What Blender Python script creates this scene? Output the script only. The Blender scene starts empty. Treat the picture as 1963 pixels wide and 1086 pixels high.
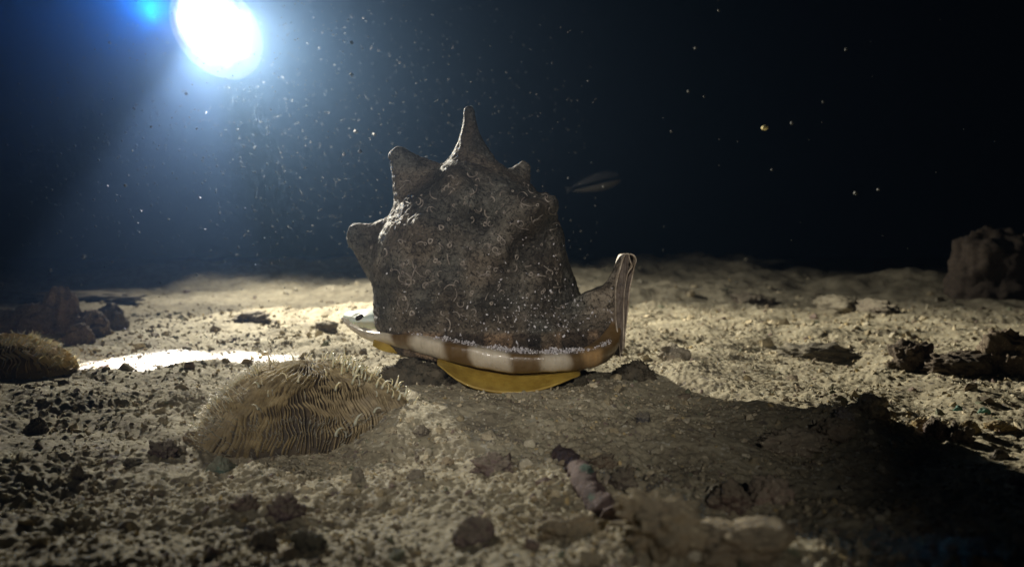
import bpy, math, random
import numpy as np
from mathutils import Vector, Matrix

random.seed(7)
rng = np.random.default_rng(7)
scene = bpy.context.scene
COL = scene.collection

# ------------------------------------------------------------------ camera
CAM_H = 0.10            # camera height over the sea floor (metres, true size)
FPX = 1428.0            # focal length in pixels of the 1963 px wide photograph
HORIZON = 485.0
cam_d = bpy.data.cameras.new('camera')
cam = bpy.data.objects.new('camera', cam_d)
COL.objects.link(cam)
PITCH = math.atan((543.0 - HORIZON) / FPX)
cam.location = (0, 0, CAM_H)
cam.rotation_euler = (math.pi / 2 - PITCH, 0, 0)
cam_d.sensor_width = 36
cam_d.lens = 36 * FPX / 1963
cam_d.clip_start = 0.01
cam_d.clip_end = 100
cam_d.dof.use_dof = True
cam_d.dof.focus_distance = 0.48
cam_d.dof.aperture_fstop = 9.5
scene.camera = cam

# ------------------------------------------------------------------ world: open water at night
world = bpy.data.worlds.new('World')
scene.world = world
world.use_nodes = True
bg = world.node_tree.nodes['Background']
bg.inputs[0].default_value = (0.30, 0.50, 1.0, 1)
bg.inputs[1].default_value = 0.0006

scene.view_settings.view_transform = 'Standard'
scene.view_settings.look = 'None'
scene.view_settings.exposure = 0
scene.view_settings.gamma = 1
scene.render.engine = 'CYCLES'
cy = scene.cycles
cy.use_denoising = True
cy.denoiser = 'OPENIMAGEDENOISE'
cy.volume_bounces = 0
cy.max_bounces = 5
cy.diffuse_bounces = 3
cy.sample_clamp_indirect = 4
cy.sample_clamp_direct = 0
cy.caustics_reflective = False
cy.caustics_refractive = False


def P(px, py, d):
    """world point seen at pixel (px, py) of the photograph, at distance d ahead"""
    c, s = math.cos(PITCH), math.sin(PITCH)
    u = (px - 981.5) / FPX
    v = -(py - 543.0) / FPX
    y, z = c + v * s, -s + v * c
    return Vector((u / y * d, d, CAM_H + z / y * d))


# ------------------------------------------------------------------ lights
TORCH = P(415, 58, 1.70)


def spot(name, loc, target, power, angle, blend, color, radius=0.012, scale=(1, 1, 1), roll=0.0):
    l = bpy.data.lights.new(name, 'SPOT')
    l.energy = power
    l.color = color
    l.spot_size = math.radians(angle)
    l.spot_blend = blend
    l.shadow_soft_size = radius
    o = bpy.data.objects.new(name, l)
    COL.objects.link(o)
    o.location = loc
    q = (Vector(target) - Vector(loc)).to_track_quat('-Z', 'Y')
    o.rotation_euler = (q.to_matrix() @ Matrix.Rotation(roll, 3, 'Z')).to_euler()
    o.scale = scale
    return o


LAMP = TORCH + Vector((0.020, -0.080, -0.004))
# the diver's torch behind the shell: wide beam, and its hot centre
spot('torch_beam', LAMP, (0.06, 0.93, 0.0), 152, 66, 1.0, (1.0, 0.92, 0.74))
spot('torch_spill', LAMP, (-0.10, 1.60, 0.0), 34, 145, 1.0, (1.0, 0.93, 0.80))
spot('torch_hot_centre', LAMP + Vector((-.01, 0, 0)), P(250, 704, 0.67), 1400, 16, 0.4, (0.96, 0.94, 1.0),
     scale=(1.0, 0.12, 1), roll=math.radians(8))
spot('added_blue_glow', TORCH + Vector((-0.115, -0.06, 0.02)), TORCH + Vector((0.25, -1.0, 0.22)), 30, 80, 1.0, (0.0, 0.33, 1.0), 0.02)  # added blue lamp, only to colour the haze left of the torch
# the photographer's two small lamps, beside and above the lens (their glints show on the lip)
spot('camera_lamp', (-0.30, -0.30, 0.40), (-0.03, 0.58, 0.075), 13.5, 31, 1.0, (1.0, 0.93, 0.84), 0.008)
spot('camera_lamp', (0.10, -0.35, 0.30), (-0.01, 0.57, 0.05), 6.5, 31, 1.0, (1.0, 0.93, 0.84), 0.008)


# ------------------------------------------------------------------ noise
def _hash(ix, iy, iz, seed):
    h = (ix.astype(np.int64) * 374761393 + iy.astype(np.int64) * 668265263
         + iz.astype(np.int64) * 2147483647 + seed * 1274126177) & 0xFFFFFFFF
    h = ((h ^ (h >> 13)) * 1274126177) & 0xFFFFFFFF
    h = ((h ^ (h >> 16)) * 2246822519) & 0xFFFFFFFF
    return ((h ^ (h >> 15)) & 0xFFFFFF) / float(0xFFFFFF)


def noise2(x, y, seed=0):
    x = np.asarray(x, float); y = np.asarray(y, float)
    ix, iy = np.floor(x), np.floor(y)
    fx, fy = x - ix, y - iy
    ux, uy = fx * fx * (3 - 2 * fx), fy * fy * (3 - 2 * fy)
    z = np.zeros_like(ix)

    def g(i, j):
        a = _hash(ix + i, iy + j, z, seed) * 2 * math.pi
        return np.cos(a) * (fx - i) + np.sin(a) * (fy - j)
    n = (g(0, 0) * (1 - ux) + g(1, 0) * ux) * (1 - uy) + (g(0, 1) * (1 - ux) + g(1, 1) * ux) * uy
    return n * 1.5


def noise3(x, y, z, seed=0):
    ix, iy, iz = np.floor(x), np.floor(y), np.floor(z)
    fx, fy, fz = x - ix, y - iy, z - iz
    ux, uy, uz = [f * f * (3 - 2 * f) for f in (fx, fy, fz)]
    r = 0
    for i in (0, 1):
        for j in (0, 1):
            for k in (0, 1):
                w = (ux if i else 1 - ux) * (uy if j else 1 - uy) * (uz if k else 1 - uz)
                r = r + w * (_hash(ix + i, iy + j, iz + k, seed) * 2 - 1)
    return r


# ------------------------------------------------------------------ sea floor height
MOUNDS = [  # x, y, height, spread x, spread y
    (-0.045, 0.425, 0.011, 0.050, 0.040),
    (0.00, 0.54, 0.004, 0.12, 0.07),
    (-0.155, 0.42, -0.004, 0.085, 0.06),
    (0.33, 0.92, 0.011, 0.12, 0.07),
    (0.12, 0.86, 0.004, 0.10, 0.06),
    (-0.22, 0.86, 0.004, 0.12, 0.06),
    (0.78, 3.1, 0.095, 0.42, 0.35),
    (0.35, 2.6, 0.06, 0.5, 0.3),
    (-0.60, 2.4, 0.075, 0.7, 0.45),
    (0.30, 1.7, 0.03, 0.35, 0.12),
    (1.3, 2.2, 0.03, 0.35, 0.2),
    (0.52, 0.70, 0.016, 0.10, 0.05),
    (0.125, 0.34, -0.010, 0.05, 0.05),
    (0.045, 0.225, 0.009, 0.045, 0.028),
    (-0.05, 0.235, 0.006, 0.06, 0.03),
    (0.17, 0.235, 0.007, 0.035, 0.03),
    (0.20, 0.42, 0.007, 0.05, 0.03),
    (-0.55, 1.0, 0.004, 0.25, 0.08),
]


def H(x, y, fine=True):
    x = np.asarray(x, float); y = np.asarray(y, float)
    h = np.zeros_like(x)
    for mx, my, a, sx, sy in MOUNDS:
        h += a * np.exp(-((x - mx) / sx) ** 2 - ((y - my) / sy) ** 2)
    r = np.sqrt(x * x + y * y)
    far = np.clip((r - 1.0) / 2.0, 0, 1)
    near = np.clip((0.20 - r) / 0.1, 0, 1)
    h += (0.008 + 0.030 * far) * noise2(x / 0.33 + 5, y / 0.33 + 2, 1)
    h += (0.0068 + 0.014 * far) * noise2(x / 0.11 + 9, y / 0.11, 2)
    wx = x + 0.006 * noise2(x / 0.03, y / 0.03, 21)
    wy = y + 0.006 * noise2(x / 0.03, y / 0.03, 22)
    h += (0.0052 + 0.004 * far) * noise2(wx / 0.042, wy / 0.042, 3)
    h -= 0.02 * near
    if fine:
        m = 0.65 + 0.8 * np.clip(noise2(x / 0.09, y / 0.09, 12) + 0.3, 0, 1)
        h += 0.0016 * m * (0.45 - np.abs(noise2(wx / 0.018, wy / 0.018, 4)))
        h += 0.0013 * m * np.clip(noise2(wx / 0.010, wy / 0.010, 5), -0.35, 0.5)
        h += 0.0011 * m * (0.4 - np.abs(noise2(x / 0.0058, y / 0.0058, 6)))
        h += 0.0012 * m * noise2(x / 0.0031, y / 0.0031, 7)
    return h


def Hs(x, y):
    return float(H(np.array([x]), np.array([y]), False)[0])


def G(px, py):
    """point of the sea floor seen at a pixel"""
    d = 0.12
    while d < 8:
        p = P(px, py, d)
        if p.z <= Hs(p.x, p.y):
            break
        d *= 1.012
    return Vector((p.x, p.y, Hs(p.x, p.y)))


# ------------------------------------------------------------------ mesh helpers
def mesh_np(name, V, F, smooth=True, color=None):
    V = np.ascontiguousarray(V, dtype=np.float32)
    F = np.ascontiguousarray(F, dtype=np.int32)
    me = bpy.data.meshes.new(name)
    me.vertices.add(len(V))
    me.vertices.foreach_set('co', V.ravel())
    n = F.shape[1]
    me.loops.add(F.size)
    me.loops.foreach_set('vertex_index', F.ravel())
    me.polygons.add(len(F))
    me.polygons.foreach_set('loop_start', np.arange(0, F.size, n, dtype=np.int32))
    me.update(calc_edges=True)
    me.polygons.foreach_set('use_smooth', np.full(len(F), smooth))
    if color is not None:
        a = me.color_attributes.new('tint', 'FLOAT_COLOR', 'POINT')
        c = np.ones((len(V), 4), np.float32)
        c[:, :3] = color
        a.data.foreach_set('color', c.ravel())
    return me


def link(name, me, mat=None, parent=None, loc=None):
    o = bpy.data.objects.new(name, me)
    COL.objects.link(o)
    if mat is not None and me is not None and not me.materials:
        me.materials.append(mat)
    if parent is not None:
        o.parent = parent
    if loc is not None:
        o.location = loc
    return o


def tag(o, label=None, cat=None, group=None, kind=None):
    if label: o['label'] = label
    if cat: o['category'] = cat
    if group: o['group'] = group
    if kind: o['kind'] = kind
    return o


def grid_faces(nu, nv, wrap_v=False):
    """quads over rows nu x cols nv"""
    cv = nv if wrap_v else nv - 1
    i = np.arange(nu - 1)[:, None]
    j = np.arange(cv)[None, :]
    j2 = (j + 1) % nv
    return np.stack([i * nv + j, i * nv + j2, (i + 1) * nv + j2, (i + 1) * nv + j], -1).reshape(-1, 4)


def ico(sub):
    import bmesh
    bm = bmesh.new()
    bmesh.ops.create_icosphere(bm, subdivisions=sub, radius=1)
    V = np.array([v.co[:] for v in bm.verts])
    F = np.array([[v.index for v in f.verts] for f in bm.faces])
    bm.free()
    return V, F


ICO = {k: ico(k) for k in (1, 2, 3, 4, 5)}


def sweep(path, radii, seg=8, flat=1.0):
    """closed tapered tube along a path (list of Vector)"""
    P_ = [Vector(p) for p in path]
    n = len(P_)
    V = []
    up = Vector((0.13, -0.9, 0.4))
    for i in range(n):
        t = (P_[min(i + 1, n - 1)] - P_[max(i - 1, 0)]).normalized()
        a = t.cross(up).normalized()
        b = t.cross(a)
        for k in range(seg):
            w = 2 * math.pi * k / seg
            V.append(P_[i] + a * math.cos(w) * radii[i] + b * math.sin(w) * radii[i] * flat)
    F = grid_faces(n, seg, True)
    c0, c1 = len(V), len(V) + 1
    V.append(P_[0]); V.append(P_[-1])
    tri = []
    for k in range(seg):
        k2 = (k + 1) % seg
        tri.append([c0, k2, k, c0])
        tri.append([c1, (n - 1) * seg + k, (n - 1) * seg + k2, c1])
    return np.array([v[:] for v in V]), F, np.array(tri)[:, :3]


def mesh_mixed(name, V, quads, tris, smooth=True, color=None):
    me = bpy.data.meshes.new(name)
    me.from_pydata([tuple(v) for v in V], [], [tuple(int(i) for i in q) for q in quads] + [tuple(int(i) for i in t) for t in tris])
    me.polygons.foreach_set('use_smooth', np.full(len(me.polygons), smooth))
    if color is not None:
        a = me.color_attributes.new('tint', 'FLOAT_COLOR', 'POINT')
        c = np.ones((len(V), 4), np.float32); c[:, :3] = color
        a.data.foreach_set('color', c.ravel())
    return me


def tube_mesh(name, path, radii, seg=8, flat=1.0):
    V, F, T = sweep(path, radii, seg, flat)
    return mesh_mixed(name, V, F, T)


class Join:
    def __init__(self):
        self.V, self.F, self.T, self.C, self.n = [], [], [], [], 0

    def add(self, V, F=None, T=None, c=(1, 1, 1)):
        V = np.asarray(V, float)
        if F is not None and len(F): self.F.append(np.asarray(F) + self.n)
        if T is not None and len(T): self.T.append(np.asarray(T) + self.n)
        self.V.append(V); self.C.append(np.tile(np.array(c, float), (len(V), 1)))
        self.n += len(V)

    def build(self, name, smooth=True):
        V = np.concatenate(self.V)
        F = np.concatenate(self.F) if self.F else np.zeros((0, 4), int)
        T = np.concatenate(self.T) if self.T else np.zeros((0, 3), int)
        if not len(F):
            return mesh_np(name, V, T, smooth, np.concatenate(self.C))
        if not len(T):
            return mesh_np(name, V, F, smooth, np.concatenate(self.C))
        return mesh_mixed(name, V, F, T, smooth, np.concatenate(self.C))


# ------------------------------------------------------------------ materials
def new_mat(name):
    m = bpy.data.materials.new(name)
    m.use_nodes = True
    nt = m.node_tree
    return m, nt, nt.nodes['Principled BSDF']


def N(nt, t, **kw):
    n = nt.nodes.new(t)
    for k, v in kw.items():
        if k.startswith('i_'):
            n.inputs[k[2:].replace('_', ' ')].default_value = v
        else:
            setattr(n, k, v)
    return n


def ramp(nt, fac, stops):
    r = nt.nodes.new('ShaderNodeValToRGB')
    e = r.color_ramp.elements
    while len(e) < len(stops): e.new(0.5)
    for i, (p, c) in enumerate(stops):
        e[i].position = p
        e[i].color = (*c, 1) if len(c) == 3 else c
    nt.links.new(fac, r.inputs[0])
    return r.outputs[0]


def mixc(nt, fac, a, b, mode='MIX'):
    m = nt.nodes.new('ShaderNodeMix'); m.data_type = 'RGBA'; m.blend_type = mode
    if isinstance(fac, float): m.inputs[0].default_value = fac
    else: nt.links.new(fac, m.inputs[0])
    for s, v in ((6, a), (7, b)):
        if isinstance(v, tuple): m.inputs[s].default_value = (*v, 1)
        else: nt.links.new(v, m.inputs[s])
    return m.outputs[2]


def noise_node(nt, scale, detail=4, rough=0.6, coord=None, dist=0.0):
    n = N(nt, 'ShaderNodeTexNoise')
    n.inputs['Scale'].default_value = scale
    n.inputs['Detail'].default_value = detail
    n.inputs['Roughness'].default_value = rough
    n.inputs['Distortion'].default_value = dist
    if coord is not None: nt.links.new(coord, n.inputs['Vector'])
    return n


def bump(nt, bsdf, heights, dist):
    prev = None
    for h, s, d in heights:
        b = N(nt, 'ShaderNodeBump')
        b.inputs['Strength'].default_value = s
        b.inputs['Distance'].default_value = d
        nt.links.new(h, b.inputs['Height'])
        if prev is not None: nt.links.new(prev, b.inputs['Normal'])
        prev = b.outputs[0]
    nt.links.new(prev, bsdf.inputs['Normal'])


def mat_rubble(name, stops, scale=120, speck=(0.75, 0.72, 0.62), dark=(0.08, 0.07, 0.07), rough=0.85, tint=False, bscale=700, bstr=0.6):
    m, nt, b = new_mat(name)
    tc = N(nt, 'ShaderNodeTexCoord').outputs['Object']
    n1 = noise_node(nt, scale, 6, 0.65, tc)
    c = ramp(nt, n1.outputs[0], stops)
    n2 = noise_node(nt, scale * 5, 3, 0.7, tc)
    sp = ramp(nt, n2.outputs[0], [(0.60, (0, 0, 0)), (0.68, (1, 1, 1))])
    c = mixc(nt, sp, c, speck)
    dk = ramp(nt, noise_node(nt, scale * 3.1, 3, 0.6, tc).outputs[0], [(0.30, (1, 1, 1)), (0.40, (0, 0, 0))])
    c = mixc(nt, dk, c, dark)
    if tint:
        at = N(nt, 'ShaderNodeVertexColor', layer_name='tint')
        c = mixc(nt, 1.0, c, at.outputs[0], 'MULTIPLY')
    nt.links.new(c, b.inputs['Base Color'])
    b.inputs['Roughness'].default_value = rough
    b.inputs['Specular IOR Level'].default_value = 0.25
    bump(nt, b, [(noise_node(nt, bscale, 4, 0.7, tc).outputs[0], bstr, 0.0012),
                 (noise_node(nt, bscale * 3, 3, 0.7, tc).outputs[0], bstr * .7, 0.0005)], 0)
    return m


SAND = mat_rubble('coral_sand', [(0.25, (0.19, 0.165, 0.12)), (0.45, (0.33, 0.29, 0.20)), (0.60, (0.43, 0.385, 0.27)), (0.8, (0.50, 0.455, 0.33))],
                  scale=42, speck=(0.60, 0.57, 0.46), dark=(0.17, 0.145, 0.12), bscale=420, bstr=0.7)
CHIPS = mat_rubble('coral_chips', [(0.3, (0.36, 0.32, 0.24)), (0.7, (0.60, 0.55, 0.42))], scale=160, tint=True, bscale=900, bstr=0.5)
def add_silt(m):
    nt = m.node_tree; b = nt.nodes['Principled BSDF']
    src = b.inputs['Base Color'].links[0].from_socket
    ge = N(nt, 'ShaderNodeNewGeometry'); sp = N(nt, 'ShaderNodeSeparateXYZ')
    nt.links.new(ge.outputs['Normal'], sp.inputs[0])
    tc = N(nt, 'ShaderNodeTexCoord').outputs['Object']
    nn = noise_node(nt, 260, 5, 0.7, tc)
    ad = N(nt, 'ShaderNodeMath', operation='ADD'); nt.links.new(sp.outputs[2], ad.inputs[0]); nt.links.new(nn.outputs[0], ad.inputs[1])
    f = ramp(nt, ad.outputs[0], [(0.55, (0, 0, 0)), (1.0, (.5, .5, .5))])
    nt.links.new(mixc(nt, f, src, (0.34, 0.30, 0.215)), b.inputs['Base Color'])
    return m


STONE = mat_rubble('encrusted_stone', [(0.3, (0.20, 0.17, 0.15)), (0.7, (0.40, 0.36, 0.30))], scale=110, tint=True, bscale=600, bstr=0.8)


def mat_simple(name, col, rough=0.4, spec=0.5, coat=0.0, alpha=1.0, noise=None, sss=0.0, trans=0.0, bstr=0.0, bscale=400):
    m, nt, b = new_mat(name)
    b.inputs['Base Color'].default_value = (*col, 1)
    b.inputs['Roughness'].default_value = rough
    b.inputs['Specular IOR Level'].default_value = spec
    b.inputs['Coat Weight'].default_value = coat
    b.inputs['Alpha'].default_value = alpha
    b.inputs['Transmission Weight'].default_value = trans
    if sss:
        b.inputs['Subsurface Weight'].default_value = sss
        b.inputs['Subsurface Radius'].default_value = (0.006, 0.004, 0.002)
        b.inputs['Subsurface Scale'].default_value = 1.0
    tc = N(nt, 'ShaderNodeTexCoord').outputs['Object']
    if noise:
        c2, sc = noise
        n = noise_node(nt, sc, 5, 0.65, tc)
        nt.links.new(mixc(nt, ramp(nt, n.outputs[0], [(0.35, (0, 0, 0)), (0.65, (1, 1, 1))]), tuple(col), tuple(c2)), b.inputs['Base Color'])
    if bstr:
        bump(nt, b, [(noise_node(nt, bscale, 4, 0.65, tc).outputs[0], bstr, 0.001)], 0)
    return m


# shell skin: brown grey, crusted, pits and pale rings
def mat_shell():
    m, nt, b = new_mat('crusted_shell')
    tc = N(nt, 'ShaderNodeTexCoord').outputs['Object']
    n1 = noise_node(nt, 28, 8, 0.68, tc, 0.6)
    c = ramp(nt, n1.outputs[0], [(0.30, (0.045, 0.039, 0.032)), (0.45, (0.115, 0.100, 0.082)), (0.58, (0.22, 0.195, 0.16)), (0.72, (0.36, 0.33, 0.28))])
    n2 = noise_node(nt, 330, 5, 0.75, tc, 1.2)
    c = mixc(nt, ramp(nt, n2.outputs[0], [(0.38, (1, 1, 1)), (0.52, (0, 0, 0))]), c, (0.022, 0.018, 0.015))
    c = mixc(nt, ramp(nt, n2.outputs[0], [(0.60, (0, 0, 0)), (0.70, (0.8, 0.8, 0.8))]), c, (0.36, 0.33, 0.28))
    # rings of old tube worms
    v = N(nt, 'ShaderNodeTexVoronoi'); v.inputs['Scale'].default_value = 190
    wn = noise_node(nt, 260, 3, 0.6, tc)
    wv = mixc(nt, 0.008, tc, wn.outputs['Color'], 'ADD')
    nt.links.new(wv, v.inputs['Vector'])
    ring = ramp(nt, v.outputs['Distance'], [(0.20, (0, 0, 0)), (0.24, (1, 1, 1)), (0.30, (1, 1, 1)), (0.34, (0, 0, 0))])
    pick = ramp(nt, v.outputs['Color'], [(0.72, (0, 0, 0)), (0.76, (1, 1, 1))])
    rm = mixc(nt, 1.0, ring, pick, 'MULTIPLY')
    rm = mixc(nt, 1.0, rm, (0.35, 0.35, 0.35), 'MULTIPLY')
    c = mixc(nt, rm, c, (0.34, 0.30, 0.25))
    # white specks
    w = N(nt, 'ShaderNodeTexVoronoi'); w.inputs['Scale'].default_value = 420
    nt.links.new(tc, w.inputs['Vector'])
    sp = ramp(nt, w.outputs['Distance'], [(0.13, (1, 1, 1)), (0.18, (0, 0, 0))])
    pk = ramp(nt, w.outputs['Color'], [(0.78, (0, 0, 0)), (0.80, (1, 1, 1))])
    spm = mixc(nt, 1.0, sp, pk, 'MULTIPLY')
    c = mixc(nt, spm, c, (0.48, 0.45, 0.40))
    at = N(nt, 'ShaderNodeVertexColor', layer_name='tint')
    c = mixc(nt, 1.0, c, at.outputs[0], 'MULTIPLY')
    nt.links.new(c, b.inputs['Base Color'])
    b.inputs['Roughness'].default_value = 0.62
    b.inputs['Specular IOR Level'].default_value = 0.4
    n3 = noise_node(nt, 900, 4, 0.7, tc)
    bump(nt, b, [(n2.outputs[0], 1.0, 0.0026), (rm, 0.6, 0.0010), (n3.outputs[0], 0.8, 0.0008)], 0)
    return m


SHELL = mat_shell()


def mat_lip():
    m, nt, b = new_mat('banded_lip')
    tc = N(nt, 'ShaderNodeTexCoord').outputs['Object']
    at = N(nt, 'ShaderNodeVertexColor', layer_name='tint')
    n = noise_node(nt, 60, 6, 0.6, tc)
    c = mixc(nt, ramp(nt, n.outputs[0], [(0.35, (0, 0, 0)), (0.75, (0.5, 0.5, 0.5))]), at.outputs[0], (0.26, 0.19, 0.11))
    st = N(nt, 'ShaderNodeMapping'); st.inputs['Scale'].default_value = (1, 1, 0.15)
    nt.links.new(tc, st.inputs[0])
    n2 = noise_node(nt, 500, 3, 0.6, st.outputs[0])
    c = mixc(nt, ramp(nt, n2.outputs[0], [(0.55, (0, 0, 0)), (0.75, (0.35, 0.35, 0.35))]), c, (0.10, 0.07, 0.04))
    nt.links.new(c, b.inputs['Base Color'])
    b.inputs['Roughness'].default_value = 0.42
    b.inputs['Coat Weight'].default_value = 0.35
    b.inputs['Coat Roughness'].default_value = 0.12
    b.inputs['Subsurface Weight'].default_value = 0.15
    b.inputs['Subsurface Radius'].default_value = (0.006, 0.004, 0.002)
    bump(nt, b, [(noise_node(nt, 130, 4, 0.6, tc).outputs[0], 0.3, 0.0012), (n2.outputs[0], 0.5, 0.0006), (noise_node(nt, 700, 4, 0.6, tc).outputs[0], 0.2, 0.0004)], 0)
    return m


LIP = mat_lip()
OLIVE = mat_simple('olive_shield', (0.46, 0.32, 0.06), 0.42, 0.5, 0.4, noise=((0.30, 0.19, 0.03), 90), sss=0.1, bstr=0.4, bscale=350)
CANAL = mat_simple('canal_rim', (0.62, 0.54, 0.43), 0.5, noise=((0.24, 0.18, 0.12), 180), bstr=0.5, bscale=600)
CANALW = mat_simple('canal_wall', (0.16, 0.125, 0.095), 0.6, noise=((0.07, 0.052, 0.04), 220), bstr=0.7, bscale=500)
FLANGE = mat_simple('pale_flange', (0.60, 0.74, 0.68), 0.5, noise=((0.74, 0.76, 0.66), 60), sss=0.2, bstr=0.2, bscale=200)
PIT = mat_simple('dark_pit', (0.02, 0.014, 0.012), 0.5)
CRUST = mat_simple('lilac_crust', (0.50, 0.47, 0.50), 0.7, noise=((0.72, 0.70, 0.70), 300))
WORM = mat_simple('worm_tube', (0.34, 0.30, 0.25), 0.6, noise=((0.17, 0.14, 0.12), 250), bstr=0.5, bscale=900)
CORALB = mat_simple('coral_flesh', (0.085, 0.058, 0.026), 0.7, noise=((0.025, 0.017, 0.008), 70), sss=0.0, bstr=0.4, bscale=500)
SEPTA = mat_simple('coral_ridge', (0.37, 0.285, 0.15), 0.55, noise=((0.15, 0.11, 0.055), 160), sss=0.12, bstr=0.4, bscale=700)
GOLDB = mat_simple('gold_flesh', (0.20, 0.14, 0.05), 0.7, bstr=0.4, bscale=500)
GOLDR = mat_simple('gold_ridge', (0.66, 0.50, 0.22), 0.55, noise=((0.45, 0.32, 0.12), 90))
TENT = mat_simple('tentacle_flesh', (0.66, 0.66, 0.54), 0.35, noise=((0.48, 0.46, 0.30), 200), sss=0.3, alpha=0.9)
FUZZ = mat_simple('fine_tentacle', (0.62, 0.59, 0.47), 0.4, sss=0.3, alpha=0.5)
STONE_BARE = STONE.copy(); STONE_BARE.name = 'bare_stone'
add_silt(STONE)
MOSS = mat_simple('dark_turf', (0.055, 0.048, 0.032), 0.8, noise=((0.11, 0.09, 0.06), 200), bstr=0.8, bscale=500)
HOUSING = mat_simple('black_housing', (0.02, 0.02, 0.022), 0.4)
FISHB = mat_simple('fish_skin', (0.045, 0.045, 0.05), 0.7, noise=((0.02, 0.02, 0.022), 40), bstr=0.2)
FISHP = mat_simple('fish_belly_sandlit', (0.11, 0.10, 0.085), 0.45)  # lighter underside: glow reflected off the sand, put into the colour
SNOW = mat_simple('drift_speck', (0.055, 0.06, 0.06), 0.6)
SPECKY = mat_simple('drift_speck_yellow', (0.8, 0.72, 0.35), 0.5)

# ------------------------------------------------------------------ sea floor mesh
th = np.linspace(-40, 40, 800)
out = 40 + 140 * (np.linspace(0, 1, 46)[1:]) ** 1.5
th = np.radians(np.concatenate([-out[::-1], th, out]))
r = [0.02]
while r[-1] < 14:
    q = r[-1]
    k = 0.03 if q < 0.2 else 0.0031 if q < 1.3 else 0.0055 if q < 3 else 0.02
    r.append(q * (1 + k))
r = np.array(r)
R_, T_ = np.meshgrid(r, th, indexing='ij')
X, Y = R_ * np.sin(T_), R_ * np.cos(T_)
Z = H(X.ravel(), Y.ravel())
Vg = np.stack([X.ravel(), Y.ravel(), Z], -1)
me = mesh_np('sea_floor', Vg, grid_faces(len(r), len(th))[:, ::-1])
floor = tag(link('sea_floor', me, SAND), 'pale coral sand sea floor littered with crushed shell and rubble', None, None, 'structure')
print('floor faces', len(me.polygons))


# ------------------------------------------------------------------ loose chips: nobody could count them
def rot_mats(n, g):
    q = g.normal(size=(n, 4)); q /= np.linalg.norm(q, axis=1)[:, None]
    w, x, y, z = q.T
    return np.stack([np.stack([1 - 2 * (y * y + z * z), 2 * (x * y - z * w), 2 * (x * z + y * w)], -1),
                     np.stack([2 * (x * y + z * w), 1 - 2 * (x * x + z * z), 2 * (y * z - x * w)], -1),
                     np.stack([2 * (x * z - y * w), 2 * (y * z + x * w), 1 - 2 * (x * x + y * y)], -1)], 1)


def chips(n, rmin, rmax, smin, smax, ang, g, sub=1, flat=(0.25, 0.7)):
    r = np.exp(g.uniform(math.log(rmin), math.log(rmax), n))
    t = np.radians(g.uniform(-ang, ang, n))
    x, y = r * np.sin(t), r * np.cos(t)
    keep = noise2(x / 0.05, y / 0.05, 31) + g.uniform(-0.5, 0.5, n) > -0.35
    x, y, r = x[keep], y[keep], r[keep]
    n = len(x)
    s = smin * (smax / smin) ** (g.uniform(0, 1, n) ** 2.4)
    s = s * np.clip(r / 0.5, 0.9, 2.2)
    sc = np.stack([s, s * g.uniform(0.45, 1, n), s * g.uniform(*flat, n)], -1)
    V0, F0 = ICO[sub]
    V = V0[None] * (1 + g.uniform(-0.33, 0.33, (n, len(V0), 1)))
    V = V * sc[:, None]
    M = rot_mats(n, g)
    V = np.einsum('nij,nkj->nki', M, V)
    z = H(x, y) + s * g.uniform(-0.35, 0.2, n)
    V = V + np.stack([x, y, z], -1)[:, None]
    F = F0[None] + (np.arange(n) * len(V0))[:, None, None]
    pal = np.array([(1, 1, .98), (.95, .9, .8), (.8, .74, .62), (1.2, 1.15, 1.05), (.62, .56, .5), (.38, .34, .32), (.5, .42, .46), (.42, .48, .42), (1.05, .9, .6)])
    pw = np.array([.2, .2, .17, .12, .1, .08, .05, .04, .04])
    c = pal[g.choice(len(pal), n, p=pw / pw.sum())] * g.uniform(0.8, 1.15, (n, 1))
    C = np.repeat(c, len(V0), 0)
    return V.reshape(-1, 3), F.reshape(-1, 3), C


parts = [chips(52000, 0.17, 1.5, 0.0006, 0.0022, 42, rng),
         chips(1900, 0.17, 3.0, 0.0026, 0.0058, 44, rng)]
off, VV, FF, CC = 0, [], [], []
for v, f, c in parts:
    VV.append(v); FF.append(f + off); CC.append(c); off += len(v)
me = mesh_np('coral_gravel', np.concatenate(VV), np.concatenate(FF), False, np.concatenate(CC))
tag(link('coral_gravel', me, CHIPS), 'loose chips of crushed coral and shell strewn over the sand', 'gravel', None, 'stuff')

# ------------------------------------------------------------------ the shell (body and horns: one surface)
D0 = 0.60
j = Join()
SEC = [(312, 885, 930, .010, .012), (318, 862, 950, .022, .026), (332, 835, 980, .036, .040), (350, 803, 1012, .045, .050), (380, 776, 1038, .056, .060),
       (410, 756, 1062, .065, .066), (445, 736, 1080, .071, .070), (480, 722, 1085, .073, .071), (520, 712, 1092, .073, .072),
       (560, 715, 1106, .073, .072), (590, 719, 1120, .073, .072), (620, 722, 1150, .075, .070), (645, 735, 1180, .078, .066),
       (664, 748, 1180, .080, .060), (676, 790, 1170, .074, .050)]
rows = []
for py, xl, xr, yf, yb in SEC:
    a, b = P(xl, py, D0), P(xr, py, D0)
    cx, hw, z = (a.x + b.x) / 2, (b.x - a.x) / 2, a.z
    ring = []
    for k in range(48):
        w = 2 * math.pi * k / 48
        c, s = math.cos(w), math.sin(w)
        e = 0.87
        ring.append((cx + hw * math.copysign(abs(c) ** e, c), D0 + (yb if s > 0 else yf) * math.copysign(abs(s) ** e, s), z))
    rows.append(ring)
V = np.array(rows).reshape(-1, 3)
F = grid_faces(len(rows), 48, True)[:, ::-1]
top, bot = len(V), len(V) + 1
V = np.vstack([V, V[:48].mean(0), V[-48:].mean(0)])
T = []
for k in range(48):
    k2 = (k + 1) % 48
    T.append([top, k2, k][::-1][::-1]); T.append([bot, (len(rows) - 1) * 48 + k, (len(rows) - 1) * 48 + k2])
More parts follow.
